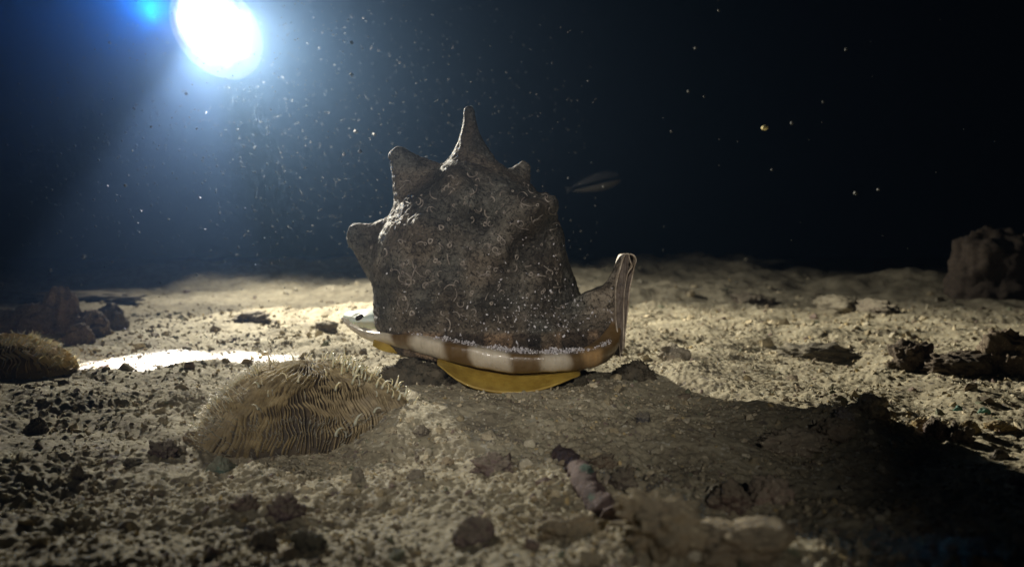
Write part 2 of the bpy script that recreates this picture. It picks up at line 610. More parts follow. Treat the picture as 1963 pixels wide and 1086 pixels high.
j.add(V, F, np.array(T))


def horn(base, tip, rb, rt, flare=2.2, db=0.0, dt=0.0, bend=0.0):
    """px base and tip, px radii"""
    s = D0 / FPX
    a, b = P(*base, D0 + db), P(*tip, D0 + dt)
    n = 14
    side = Vector((-(b - a).z, 0, (b - a).x)) * bend
    pts = [a.lerp(b, t) + side * math.sin(math.pi * t) for t in np.linspace(0, 1, n)]
    rad = [(rt + (rb - rt) * (1 - t) ** flare) * s for t in np.linspace(0, 1, n)]
    d = (pts[-1] - pts[-2]).normalized()
    for q, f in ((0.5, 0.86), (0.85, 0.5)):
        pts.append(pts[n - 1] + d * rt * s * q); rad.append(rt * s * f)
    V, F, T = sweep(pts, rad, 20)
    j.add(V, F, T)


horn((778, 500), (690, 453), 92, 25, 1.6, .0, 0.0, bend=-0.05)
horn((768, 530), (700, 464), 66, 24, 1.0, .0, 0.0)
horn((790, 455), (705, 446), 60, 18, 1.0, .0, 0.0)
horn((835, 415), (765, 299), 104, 19, 1.0, .0, -.005, bend=-0.05)
horn((907, 352), (899, 213), 98, 11, 2.1, 0, 0)
horn((945, 405), (1004, 321), 84, 16, 1.0, 0, .005)
horn((985, 450), (1042, 392), 78, 22, 1.0, -.012, -.012)

# the wall that rises to the siphonal canal
outl = [(1085, 600), (1100, 575), (1120, 565), (1138, 561), (1158, 552), (1172, 538), (1183, 515), (1191, 494), (1200, 490), (1201, 505), (1197, 560), (1192, 630), (1186, 680), (1085, 680)]
Vp, n = [], len(outl)
for dep, shr in ((0.555, 0), (0.548, 3), (0.60, 0), (0.61, 6)):
    pass
for dep in (0.548, 0.580):
    for x, y in outl: Vp.append(P(x, y, dep)[:])
Vp = np.array(Vp)
fr = [[0, i, i + 1] for i in range(1, n - 1)]
bk = [[n, n + i + 1, n + i] for i in range(1, n - 1)]
sd = [[i, n + i, n + (i + 1) % n, (i + 1) % n] for i in range(n)]
# centre fans are safe: the outline is star shaped seen from its lower left corner
fr = [[13, i, i + 1] for i in range(0, 12)]
bk = [[n + 13, n + i + 1, n + i] for i in range(0, 12)]
j.add(Vp, np.array(sd), np.array(fr + bk))

raw = j.build('shell_raw')
tmp = bpy.data.objects.new('tmp', raw)
COL.objects.link(tmp)
rm = tmp.modifiers.new('r', 'REMESH'); rm.mode = 'VOXEL'; rm.voxel_size = 0.0010
sm = tmp.modifiers.new('s', 'SMOOTH'); sm.iterations = 14; sm.factor = 0.5
dg = bpy.context.evaluated_depsgraph_get()
ev = tmp.evaluated_get(dg)
m2 = bpy.data.meshes.new_from_object(ev)
nv = len(m2.vertices)
co = np.empty(nv * 3, np.float32); m2.vertices.foreach_get('co', co); co = co.reshape(-1, 3).astype(float)
no = np.empty(nv * 3, np.float32); m2.vertices.foreach_get('normal', no); no = no.reshape(-1, 3).astype(float)
# blunt knobs and hollows on the near side, as broad swellings
for px, py, rad_, amp in ((892, 388, .011, .0065), (985, 425, .013, .0095), (955, 485, .009, .0065), (815, 440, .011, .0045), (1038, 402, .008, .006),
                          (850, 470, .009, .0040), (930, 560, .014, .0025), (930, 425, .009, -.0045), (1015, 480, .012, -.0050), (880, 440, .009, -.003), (1040, 540, .014, .002), (870, 340, .011, .004), (960, 370, .010, .003)):
    q = P(px, py, D0 - .062)
    dd = (co[:, 0] - q.x) ** 2 + (co[:, 2] - q.z) ** 2
    co += no * (2.1 * amp * np.exp(-dd / rad_ ** 2) * (co[:, 1] < D0))[:, None]
x, y, z = co.T
dsp = 0.0020 * noise3(x / .035, y / .035, z / .035, 1) + 0.0011 * noise3(x / .014, y / .014, z / .014, 2)
dsp += 0.0011 * (0.5 - np.abs(noise3(x / .0065, y / .0065, z / .0065, 3))) + 0.0012 * (0.4 - np.abs(noise3(x / .0033, y / .0033, z / .0033, 4)))
dsp += 0.0010 * np.clip(noise3(x / .0045, y / .0045, z / .0045, 14) - .35, 0, 1)
dsp += 0.00022 * np.sin(z / .00085 + 2.5 * noise3(x / .02, y / .02, z / .02, 15)) * np.clip((P(950, 540, .53).z - z) / .01, 0, 1)
lowz = P(950, 640, .53).z
fall = np.clip((z - lowz) / 0.01, 0.4, 1)
hornf = np.clip(1 - (z - P(900, 300, .6).z) / 0.03, 0.35, 1)
co += no * (dsp * fall * hornf)[:, None]
m2.vertices.foreach_set('co', co.astype(np.float32).ravel())
m2.polygons.foreach_set('use_smooth', np.ones(len(m2.polygons), bool))
# own colour of the shell: plain, but blotched tan and near black in a belt just above the lip
ppx = x / y * FPX + 981.5
belt = np.clip((P(950, 640, .525).z + 0.0015 - z) / 0.003, 0, 1) * (y < .6)
bl = np.zeros(nv)
for a0, a1 in ((770, 850), (925, 985), (1035, 1078), (1125, 1150)):
    bl = np.maximum(bl, np.clip((ppx - a0) / 5, 0, 1) * np.clip((a1 - ppx) / 5, 0, 1))
tint = np.ones((nv, 3))
tan = np.array([1.7, 1.4, 1.15]); dk = np.array([0.55, 0.5, 0.48])
bc = dk[None] * (1 - bl[:, None]) + tan[None] * bl[:, None]
tint = tint * (1 - belt[:, None]) + bc * belt[:, None]
hi = noise3(x / .03, y / .03, z / .03, 9)[:, None]
tint *= 1 + 0.25 * hi
pt = np.clip(0.5 + 1.3 * noise3(x / .022, y / .022, z / .022, 19), 0, 1)[:, None]
tint *= np.array([1.02, .95, .86]) * pt + np.array([.84, .90, .92]) * (1 - pt)
rib = np.sin(z / .0021 + 1.2 * noise3(x / .03, y / .03, z / .03, 23))[:, None]
tint *= 1 + .16 * rib * np.clip((P(950, 480, .53).z - z) / .02, 0, 1)[:, None]
a = m2.color_attributes.new('tint', 'FLOAT_COLOR', 'POINT')
c4 = np.ones((nv, 4), np.float32); c4[:, :3] = tint
a.data.foreach_set('color', c4.ravel())
bpy.data.objects.remove(tmp)
bpy.data.meshes.remove(raw)
m2.name = 'shell_body'
print('shell verts', nv)
m2.materials.clear()

snail = bpy.data.objects.new('helmet_snail', None)
COL.objects.link(snail)
tag(snail, 'large horned brown helmet shell with banded lip, standing on its olive shield', 'shell')
body = link('shell_body', m2, SHELL, snail)

from mathutils.bvhtree import BVHTree
bvh = BVHTree.FromPolygons([tuple(v) for v in co], [tuple(p.vertices) for p in m2.polygons])


def hit(px, py):
    o = Vector((0, 0, CAM_H)); d = (P(px, py, 1.0) - o).normalized()
    h = bvh.ray_cast(o, d)
    return (h[0], h[1]) if h[0] is not None else (None, None)


# ---- lip: a thick rolled band swept round the front
def cr(pts, n):
    """catmull-rom through tuples"""
    P_ = np.array(pts, float)
    P_ = np.vstack([2 * P_[0] - P_[1], P_, 2 * P_[-1] - P_[-2]])
    out = []
    segs = len(P_) - 3
    for t in np.linspace(0, segs - 1e-6, n):
        i = int(t); f = t - i
        a, b, c, d = P_[i:i + 4]
        out.append(0.5 * ((2 * b) + (-a + c) * f + (2 * a - 5 * b + 4 * c - d) * f * f + (-a + 3 * b - 3 * c + d) * f ** 3))
    return np.array(out)


LP = [  # px, py of band centre, distance, half height px, roll depth (m)
    (653, 610, .598, 1.5, .002), (670, 630, .588, 7, .004), (700, 644, .575, 11, .007), (745, 652, .550, 15, .010), (785, 660, .532, 19, .012), (845, 674, .516, 20, .013),
    (905, 687, .507, 21.5, .013), (975, 697, .503, 21, .013), (1040, 698, .503, 19, .013), (1100, 697, .508, 18.5, .013), (1135, 692, .514, 18.5, .012), (1160, 685, .521, 19, .011),
    (1183, 668, .534, 20, .009), (1192, 640, .543, 16, .006), (1195, 608, .547, 9, .004)]
lp = cr(LP, 220)
SEG = 26
rows, cols = [], []
BROWN, CREAM, TANC = np.array((.10, .055, .014)), np.array((.58, .52, .41)), np.array((.42, .26, .11))
bands = [(654, CREAM), (742, CREAM), (752, BROWN), (776, BROWN), (792, CREAM), (838, CREAM), (852, BROWN), (895, BROWN), (908, CREAM), (968, CREAM), (984, BROWN), (1034, BROWN),
         (1048, CREAM), (1088, CREAM), (1102, BROWN), (1118, BROWN), (1130, TANC), (1156, TANC), (1166, BROWN), (1195, BROWN)]
bx = np.array([b[0] for b in bands]); bcv = np.array([b[1] for b in bands])
for i, (px, py, d, hh, dep) in enumerate(lp):
    c = P(px, py, d)
    i0, i1 = max(i - 1, 0), min(i + 1, len(lp) - 1)
    t = P(*lp[i1][:3]) - P(*lp[i0][:3]); t.z = 0; t.normalize()
    nrm = Vector((-t.y, t.x, 0))          # points away from the camera, into the shell
    if nrm.y < 0: nrm = -nrm
    hz = hh * d / FPX
    for k in range(SEG):
        w = 2 * math.pi * k / SEG
        cs, sn = math.cos(w), math.sin(w)
        e = 0.42
        f = math.copysign(abs(cs) ** e, cs); g = math.copysign(abs(sn) ** e, sn)
        q = c + nrm * (dep * (1 + f) * 0.9) + Vector((0, 0, hz * g))
        if g < 0: q += nrm * (-g * 0.004)     # under edge rolls inwards
        rows.append(q[:])
        wob = px + 3 * math.sin(g * 2.1 + px * .05) + 1.5 * g + (px - 981) * 0.02
        col = np.array([np.interp(wob, bx, bcv[:, m]) for m in range(3)])
        if g < -.93: col = col * .4 + np.array((.62, .56, .42)) * .6
        cols.append(col)
Vl = np.array(rows); F = grid_faces(len(lp), SEG, True)
Tl = []
cN = len(Vl)
Vl = np.vstack([Vl, Vl[:SEG].mean(0), Vl[-SEG:].mean(0)]); cols += [cols[0], cols[-1]]
for k in range(SEG):
    k2 = (k + 1) % SEG
    Tl.append((cN, k2, k)); Tl.append((cN + 1, (len(lp) - 1) * SEG + k, (len(lp) - 1) * SEG + k2))
Vl[:, 2] += 0.0007 * noise2(Vl[:, 0] / .02, Vl[:, 1] / .02, 41) + 0.0003 * noise2(Vl[:, 0] / .004, Vl[:, 1] / .02, 42)
Vl[:, 1] += 0.0005 * noise2(Vl[:, 0] / .006, Vl[:, 2] / .03, 43) + 0.0004 * noise2(Vl[:, 0] / .002, Vl[:, 2] / .02, 44) + 0.0006 * np.abs(noise2(Vl[:, 0] / .05, Vl[:, 2] / .0045, 45))
link('lip', mesh_mixed('lip', Vl, F, Tl, True, np.array(cols)), LIP, snail)

# ---- olive inner shield the shell rests on
SH = cr([(838, 698), (862, 719), (890, 737), (925, 749), (965, 754), (1010, 753), (1050, 744), (1085, 731), (1112, 719)], 60)
V = []
for i, (px, py) in enumerate(SH):
    e = math.sin(math.pi * i / 59) ** 0.6
    for up, dd, in ((-1, .014), (0.5, .003), (0, 0), (4, -.0004), (6, .0012), (9, .004), (15, .009), (22, .015), (33, .025), (44, .040), (44, .052), (20, .052)):
        d = .512 - .016 * e + dd
        q = P(px, py, .512 - .016 * e)
        V.append((P(px, py, d).x, d, q.z + up * .00034 * (0.25 + .75 * e) - (0.0006 if up < 0 else 0)))
V = np.array(V)
V[:, 2] += .0004 * noise2(V[:, 0] / .012, V[:, 1] / .006, 51) + .00025 * noise2(V[:, 0] / .004, V[:, 1] / .02, 52)
link('olive_shield', mesh_np('olive_shield', V, grid_faces(60, 12)), OLIVE, snail)
# small piece of the same shield showing under the left end of the lip
V = []
SL = cr([(714, 662), (728, 670), (745, 675), (765, 677), (790, 676)], 24)
for i, (px, py) in enumerate(SL):
    for up, dd in ((0, 0), (8, .003), (18, .012), (26, .03), (4, .03)):
        d = .562 - .012 * math.sin(math.pi * i / 23) + dd
        q = P(px, py, d - dd)
        V.append((q.x, d, q.z + up * .00036))
link('olive_shield', mesh_np('olive_shield_end', np.array(V), grid_faces(24, 5)), OLIVE, snail)

# ---- pale flange behind the left end of the lip, with its dark pit
V0, F0 = ICO[5]
c = P(720, 609, .622)
V = V0.copy()
V[:, 0] *= .0265 * (1 + .10 * V0[:, 2]); V[:, 1] *= .026; V[:, 2] *= .0082
V += np.array(c[:]) + (0.0012 * noise3(V0[:, 0] * 2, V0[:, 1] * 2, V0[:, 2] * 2, 5))[:, None] * V0
dpit = np.linalg.norm(V - np.array(P(687, 602, .602)[:]), axis=1)
V += -np.array([0, -1, .2]) * (0.0025 * np.exp(-(dpit / .0045) ** 2))[:, None] * 1.0
fl = link('flange', mesh_np('flange', V, F0), FLANGE, snail)
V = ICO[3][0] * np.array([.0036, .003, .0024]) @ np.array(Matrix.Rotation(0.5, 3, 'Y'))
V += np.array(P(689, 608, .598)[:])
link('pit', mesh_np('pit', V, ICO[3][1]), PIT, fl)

# ---- siphonal canal: folded walls, their rims turned to the viewer
FOLDS = [
    [(1189, 684), (1184, 640), (1180, 595), (1181, 550), (1188, 516), (1197, 490), (1205, 487)],
    [(1204, 490), (1200, 515), (1193, 550), (1190, 590), (1192, 640), (1193, 676)],
    [(1205, 488), (1208, 500), (1211, 510), (1205, 521), (1199, 540), (1196, 575), (1195, 625), (1194, 668)],
    [(1206, 487), (1214, 489), (1219, 499), (1216, 511), (1211, 532), (1206, 565), (1201, 610), (1197, 660)],
]
for fi, pl in enumerate(FOLDS):
    c = cr(pl, 60)
    V = []
    for i in range(60):
        t = c[min(i + 1, 59)] - c[max(i - 1, 0)]; t /= np.linalg.norm(t)
        nx, ny = -t[1], t[0]
        wv = 0.9 * math.sin(i * .35 + fi)
        th_ = 1.5 + 0.5 * math.sin(i * .21 + fi * 2)
        for o_, dep in ((-th_, .030), (-th_, .004), (-th_ * .7, .0008), (0, 0), (th_ * .7, .0008), (th_, .004), (th_, .030)):
            px, py = c[i][0] + nx * o_ + wv * .5, c[i][1] + ny * o_
            q = P(px, py, .543)
            V.append((q.x, .541 + dep + (0.004 if fi in (1,) else 0.0) + .0004 * math.sin(i * .5), q.z))
    link('canal_fold', mesh_np('canal_fold', np.array(V), grid_faces(60, 7)), CANAL, snail)

for a_, b_, d0, d1 in ((0, 1, .0022, .0022), (1, 2, .010, .006), (2, 3, .013, .0022)):
    ca, cb = cr(FOLDS[a_], 60), cr(FOLDS[b_], 60)
    V = []
    for i in range(60):
        for k in range(8):
            f = k / 7
            p = ca[i] * (1 - f) + cb[i] * f
            q = P(p[0], p[1], .545)
            dd = d0 + (d1 - d0) * min(1, max(0, (i / 59 - .25) * 3))
            V.append((q.x, .541 + dd - .0012 * math.sin(math.pi * f) + .0003 * math.sin(i * .9 + k), q.z))
    link('canal_wall', mesh_np('canal_wall', np.array(V), grid_faces(60, 8)), CANALW, snail)

# ---- crust of pale growth where the lip meets the body
jj = Join()
V0, F0 = ICO[1]
lpx = lp[:, 0]


def crust_at(px, jig, sz):
    i = int(np.argmin(abs(lpx - px)))
    _, py, d, hh, dep = lp[i]
    q = P(px, py, d) + Vector((0, dep * random.uniform(.35, 1.5), hh * d / FPX * 1.0 + random.uniform(-.0002, jig)))
    V = V0 * (1 + rng.uniform(-.4, .4, (12, 1))) * sz * np.array([random.uniform(.4, 1.2), random.uniform(.4, 1), random.uniform(.4, 1.5)])
    V = V @ rot_mats(1, rng)[0]
    jj.add(V + np.array(q[:]), None, F0, (1, 1, 1))


for k in range(1900):
    u = random.random()
    px = 772 + (1010 - 772) * random.random() if u < .55 else 1060 + 115 * random.random() if u < .85 else 1010 + 60 * random.random()
    dense = 0.5 + 0.5 * math.sin(px * .09) * math.sin(px * .031 + 1)
    if random.random() < 0.25 + dense:
        crust_at(px, .0028 * dense + .0006, random.uniform(.00022, .0008))
tag(link('crust', jj.build('crust', False), CRUST, snail), None, None, None, 'stuff')

# pale grains stuck on the lower body
jj = Join()
for k in range(420):
    px = random.gauss(1040, 55) if random.random() < .6 else random.uniform(735, 1180)
    py = random.gauss(608, 28) if random.random() < .75 else random.uniform(420, 640)
    h, nn = hit(px, py)
    if h is None or h.y > .62: continue
    s = .0002 + .0009 * random.random() ** 3
    V = V0 * (1 + rng.uniform(-.4, .4, (12, 1))) * s * np.array([random.uniform(.5, 2.0), .8, .6])
    V = V @ rot_mats(1, rng)[0]
    jj.add(V + np.array((h + nn * s * .2)[:]), None, F0, (1, 1, 1))
tag(link('grain', jj.build('grain', False), CRUST, snail), None, None, None, 'stuff')

# worm tubes and barnacle rings
for k in range(120):
    px, py = random.uniform(735, 1075), random.uniform(330, 610)
    if k < 8: px, py = [(775, 522), (790, 545), (812, 530), (838, 482), (858, 486), (765, 462), (905, 362), (880, 350)][k]
    ang = random.uniform(0, 6.28)
    step, curl = random.uniform(1.4, 2.6), random.uniform(-.5, .5)
    n = random.randint(6, 13)
    if k < 3: step, curl, n = 3.4, .14, 12
    pts = []
    for q in range(n):
        h, nn = hit(px, py)
        if h is None or h.y > .60: break
        pts.append(h + nn * .0003)
        px += math.cos(ang) * step; py += math.sin(ang) * step; ang += curl + random.uniform(-.2, .2)
    if len(pts) >= 5:
        rr = random.uniform(.00035, .0007)
        link('worm_tube', tube_mesh('worm_tube', pts, [rr * (0.6 + .5 * q / len(pts)) for q in range(len(pts))], 6), WORM, body)
BARN = [(938, 512), (936, 524), (990, 493), (887, 505), (835, 500), (772, 507), (712, 474), (846, 436), (930, 430), (1018, 525), (905, 560), (862, 470), (825, 462), (1040, 560), (790, 600), (775, 572)]
for k, (px, py) in enumerate(BARN + [(random.uniform(750, 1070), random.uniform(340, 620)) for _ in range(50)]):
    h, nn = hit(px, py)
    if h is None or nn.y > -.2: continue
    R = random.uniform(.0011, .0022) if k < 16 else random.uniform(.0007, .0013)
    t1 = nn.orthogonal().normalized(); t2 = nn.cross(t1)
    pr = [(1.25, -.1), (1.0, .35), (.78, .42), (.6, .28), (.45, -.1)]
    V = []
    for q in range(14):
        w = 2 * math.pi * q / 14
        rad = 1 + .12 * math.sin(3 * w + k)
        for a_, b_ in pr:
            V.append((h + (t1 * math.cos(w) + t2 * math.sin(w) * .85) * R * a_ * rad + nn * R * b_)[:])
    V = np.array(V); F = []
    for q in range(14):
        for s_ in range(4):
            a0, a1 = q * 5 + s_, ((q + 1) % 14) * 5 + s_
            F.append((a0, a1, a1 + 1, a0 + 1))
    link('barnacle', mesh_np('barnacle', V, np.array(F)), WORM, body)
# ------------------------------------------------------------------ mushroom corals


def coral(cen, R, Hh, nsep, seed, label, apex=(0, 0), mats=None):
    g = np.random.default_rng(seed)
    t = bpy.data.objects.new('mushroom_coral', None); COL.objects.link(t)
    t.location = cen
    tag(t, label, 'coral', 'mushroom corals on the sand')

    def surf(u, w, lift=0.0):
        """u 0..1 from mouth to rim, w angle -> local xyz"""
        u = np.asarray(u, float); w = np.asarray(w, float)
        lob = 1 + .06 * np.sin(2 * w + 1) + .05 * np.sin(3 * w + 2.1) + .03 * np.sin(5 * w)
        rr = R * u * lob
        ax, ay = apex
        k = (1 - u) ** 1.2
        x = rr * np.cos(w) + ax * k * R
        y = rr * np.sin(w) * .86 + ay * k * R
        z = Hh * np.clip(1 - u ** 2.3, 0, 1) ** .62 - .006 + .0016 * noise2(x / .02, y / .02, seed)
        z = z - 0.004 * np.exp(-(u / .10) ** 2)
        nx, ny, nz = x / R * .8, y / R * .8, np.full_like(x, .55)
        l = np.sqrt(nx * nx + ny * ny + nz * nz)
        return np.stack([x + nx / l * lift, y + ny / l * lift, z + nz / l * lift], -1)
    U, W = np.meshgrid(np.linspace(0.0, 1, 60) ** .9, np.linspace(0, 2 * math.pi, 160, endpoint=False), indexing='ij')
    V = surf(U.ravel(), W.ravel())
    link('coral_body', mesh_np('coral_body', V, grid_faces(60, 160, True)), (mats or (CORALB, SEPTA))[0], t)
    for i in range(nsep):
        w0 = 2 * math.pi * (i + g.uniform(-.25, .25)) / nsep
        u0 = [.07, .42, .24, .55][i % 4] + g.uniform(-.04, .10)
        u1 = 1.0 - g.uniform(0, .03)
        m = 30
        u = np.linspace(u0, u1, m)
        wob = .13 * noise2(u * 4 + 3, np.full(m, w0 * 1.6), seed + 1) + .07 * noise2(u * 9, np.full(m, w0 * 4), seed + 2) * u + .026 * noise2(u * 22, np.full(m, w0 * 9.), seed + 3)
        w = w0 + wob
        gap = 2 * math.pi / nsep
        hgt = R * .036 * np.sin(np.clip((u - u0) / .10, 0, 1) * math.pi / 2) * g.uniform(.7, 1.15) * (1 + .25 * noise2(u * 26, np.full(m, w0 * 11), seed + 4))
        tw = gap * .21 * np.clip(0.8 / u, 0, 2.2)
        A = surf(u, w - tw * .6, -R * .01); B = surf(u, w - tw * .22, hgt); C = surf(u, w + tw * .22, hgt); Dd = surf(u, w + tw * .6, -R * .01)
        V = np.stack([A, B, C, Dd], 1).reshape(-1, 3)
        F = grid_faces(m, 4)
        F = np.vstack([F, [[0, 1, 2, 3]], [[(m - 1) * 4 + q for q in (3, 2, 1, 0)]]])
        link('septum', mesh_np('septum', V, F[:, ::-1]), (mats or (CORALB, SEPTA))[1], t)
    return t, surf


def tentacle_pts(base, up, L, g, curl):
    pts, d = [], Vector(up).normalized()
    ax = Vector((g.uniform(-1, 1), g.uniform(-1, 1), g.uniform(-.3, .3))).normalized()
    p = Vector(base)
    for q in range(7):
        pts.append(p.copy()); p = p + d * L / 6
        d = (Matrix.Rotation(curl * (q + 1) / 6, 3, ax) @ d).normalized()
    return pts


CC_ = G(590, 790)
CC_ = Vector((P(588, 790, .445).x, .445, Hs(-.12, .445)))
c1, surf1 = coral(CC_, 0.0615, 0.0465, 190, 3, 'domed brown mushroom coral with wavy ridges and pale tentacles, left of the shell', (0.0, 0.18))
g = np.random.default_rng(5)
for k in range(105):
    # mostly on the upper right and back of the dome
    if k < 62:
        w = g.normal(-.05, .6); u = np.clip(g.normal(.55, .2), .12, .95)
    else:
        w = g.uniform(-2.8, 3.2); u = g.uniform(.25, .98)
    p = surf1([u], [w], .0022)[0]
    L = g.uniform(.005, .0100) if k < 62 else g.uniform(.004, .008)
    up = Vector((p[0] * 8, p[1] * 8 - .1, 1.0))
    pts = tentacle_pts(p, up, L, g, g.uniform(.2, .9))
    rr = L * g.uniform(.075, .12)
    link('tentacle', tube_mesh('tentacle', pts, [rr * f for f in (1.0, .95, .85, .7, .55, .38, .18)], 7), TENT, c1)
jj = Join()
for k in range(1300):
    w = g.normal(2.95, .55); u = np.clip(g.normal(.80, .17), .3, 1.0)
    p = surf1([u], [w], .001)[0]
    L = g.uniform(.003, .0075)
    pts = tentacle_pts(p, (p[0] * 14, p[1] * 10, .7), L, g, g.uniform(0, .5))[:7:2]
    jj.add(*sweep(pts, [L * .05, L * .045, L * .035, L * .015], 4))
for k in range(500):
    w = g.uniform(-3.1, 0.1); u = g.uniform(.85, 1.0)
    p = surf1([u], [w], .001)[0]
    L = g.uniform(.002, .005)
    pts = tentacle_pts(p, (p[0] * 14, p[1] * 10, .4), L, g, g.uniform(0, .5))[:7:2]
    jj.add(*sweep(pts, [L * .06, L * .055, L * .04, L * .02], 4))
tag(link('tentacle_fringe', jj.build('tentacle_fringe'), FUZZ, c1), None, None, None, 'stuff')
c2c = Vector((P(-20, 720, .60).x, .60, Hs(-.42, .60) + .0))
c2, surf2 = coral(c2c, 0.060, 0.030, 110, 8, 'yellow mushroom coral cut by the left edge of the picture, beside the bright strip', (0, .1), (GOLDB, GOLDR))
jj = Join()
for k in range(500):
    w = g.uniform(-1.6, 1.6); u = g.uniform(.4, 1.0)
    p = surf2([u], [w], .001)[0]
    L = g.uniform(.003, .007)
    pts = tentacle_pts(p, (p[0] * 14, p[1] * 10, .5), L, g, g.uniform(0, .5))[:7:2]
    jj.add(*sweep(pts, [L * .06, L * .055, L * .04, L * .02], 4))
tag(link('tentacle_fringe', jj.build('tentacle_fringe'), FUZZ, c2), None, None, None, 'stuff')


# ------------------------------------------------------------------ stones and fragments, one by one
def rock(px, py, w, h, name, label, cat, col, seed, d=None, rough=.34, sub=5, sink=.34, knob=0.0, rot=0.0, dep=None, group=None, mat=None, peak=0.0, lift=0.0, bubbly=0):
    """px, py: middle of its foot in the photograph; w, h: its size in pixels"""
    q = G(px, py) if d is None else Vector((P(px, py, d).x, d, Hs(P(px, py, d).x, d)))
    s = q.y / FPX
    W, Hh = w * s / 2, h * s
    Dp = W * .8 if dep is None else dep
    V0, F0 = ICO[sub]
    V = V0.copy()
    a, b, c = V0.T
    f = 1 + rough * noise3(a * 1.3 + seed, b * 1.3, c * 1.3, seed) + rough * .6 * noise3(a * 3 + seed, b * 3, c * 3, seed + 1) + rough * .35 * noise3(a * 7, b * 7 + seed, c * 7, seed + 2)
    f += rough * .28 * noise3(a * 15, b * 15 + seed, c * 15, seed + 3) + rough * .15 * noise3(a * 32, b * 32 + seed, c * 32, seed + 4)
    if knob:
        f += knob * np.clip(noise3(a * 4.5 + seed, b * 4.5, c * 4.5, seed + 6), 0, 1)
    if bubbly:     # grown over with rounded lobes
        f = 1 + .14 * noise3(a * 1.7 + seed, b * 1.7, c * 1.7, seed + 5) + .25 * (0.6 - 1.6 * np.abs(noise3(a * 2.6 + seed, b * 2.6, c * 2.6, seed))) + .14 * (0.5 - np.abs(noise3(a * 6, b * 6 + seed, c * 6, seed + 1))) + .12 * (0.5 - np.abs(noise3(a * 12, b * 14, c * 14, seed + 2)))
    V = V * f[:, None]
    if peak:
        V[:, :2] *= (1 - peak * np.clip(V[:, 2:3], 0, 1))
    cr_, sr = math.cos(rot), math.sin(rot)
    V = V * np.array([W, Dp, Hh / (2 - 2 * sink) * 1.0])
    V = V @ np.array([[cr_, 0, -sr], [0, 1, 0], [sr, 0, cr_]])
    zz = Hh / (2 - 2 * sink)
    col = [c ** .75 * .95 for c in col]
    cc = np.array(col)[None] * (1 + .25 * noise3(a * 2 + 3, b * 2, c * 2, seed + 9)[:, None])
    me = mesh_np(name, V, F0, True, cc)
    o = link(name, me, mat or STONE, None, (q.x, q.y, q.z + zz * (1 - 2 * sink) + lift))
    tag(o, label, cat, group)
    return o


R1, GR, PU, TE, YE, DK, PL = (1.1, 1, .85), (.75, .75, .72), (.62, .5, .6), (.35, .62, .58), (1.6, 1.3, .6), (.30, .27, .25), (1.7, 1.65, 1.5)
rock(425, 905, 48, 30, 'stone', 'small teal pointed stone below the domed coral', 'stone', TE, 11, peak=.6)
rock(448, 846, 44, 20, 'shell_fragment', 'pale flat shell fragment lying at the left foot of the domed coral', 'shell fragment', PL, 12, dep=.004, rot=.3, rough=.15)
rock(345, 872, 26, 16, 'stone', 'whitish small stone among dark lumps, left of the teal stone', 'stone', PL, 13)
rock(315, 872, 46, 26, 'stone', 'dark purple knobbly stone left of the whitish stone', 'stone', (.35, .28, .33), 14, knob=.4)
rock(370, 848, 28, 20, 'stone', 'round brown pebble left of the pale shell fragment', 'stone', (.7, .52, .35), 15)
rock(548, 992, 52, 38, 'stone', 'dark violet lumpy stone in front of the coral near the bottom', 'stone', (.38, .28, .36), 16, knob=.5)
rock(470, 978, 46, 24, 'stone', 'brown violet knobbly stone left of the dark violet one', 'stone', (.5, .38, .4), 17, knob=.5)
rock(508, 1050, 54, 36, 'stone', 'blurred black rounded stone at the bottom edge', 'stone', DK, 18)
rock(590, 1055, 60, 34, 'stone', 'blurred dark green stone right of the black rounded stone', 'stone', (.28, .33, .27), 19)
rock(686, 926, 32, 28, 'stone', 'grey pointed stone on the bright sand slope', 'stone', (.5, .5, .46), 20, peak=.5)
rock(672, 946, 28, 20, 'shell_fragment', 'cream shell fragment just below the grey pointed stone', 'shell fragment', (1.6, 1.5, 1.1), 21, dep=.003)
rock(795, 922, 30, 20, 'stone', 'flat grey brown stone on the bright slope, right of the pointed one', 'stone', GR, 22)
rock(808, 836, 30, 16, 'stone', 'dark grey stone near the top of the bright sand slope', 'stone', (.42, .4, .38), 23, peak=.4)
rock(945, 905, 70, 34, 'encrusted_stone', 'violet grey crusted stone at the edge of the shadow on the slope', 'stone', (.6, .5, .55), 24, knob=.5)
rock(905, 1040, 76, 44, 'stone', 'blurred violet grey angular stone at the bottom centre', 'stone', (.6, .5, .55), 25)
rock(1262, 1032, 150, 84, 'rubble_rock', 'large knobbly rock with sunny coloured top in the near foreground', 'rock', (1.2, 1.05, .72), 26, knob=.55, rough=.35, sub=5)
rock(1415, 1062, 200, 58, 'rubble_rock', 'long low tan rock at the bottom, right of the knobbly rock', 'rock', (1.0, .85, .6), 27, rough=.3, sub=5, dep=.012)
rock(1478, 962, 78, 48, 'stone', 'rounded pinkish stone lying in the shell shadow', 'stone', (1.15, .95, .85), 28)
rock(1400, 975, 70, 42, 'stone', 'dark red brown stone left of the rounded pinkish stone', 'stone', (.35, .25, .23), 29)
rock(1164, 928, 20, 20, 'stone', 'small round grey pebble beside the violet coral branch', 'stone', (1.2, 1.15, 1.05), 30, rough=.12)
rock(1196, 936, 48, 38, 'stone', 'dark hollowed stone right of the small round pebble', 'stone', DK, 31, knob=.3)
rock(1160, 895, 40, 22, 'turf_tuft', 'brown fuzzy tuft behind the small round pebble', 'algae tuft', (.35, .27, .2), 32, knob=.5)
rock(1232, 812, 26, 20, 'stone', 'black blue stone in the shaded sand before the shell', 'stone', (.2, .22, .27), 33)
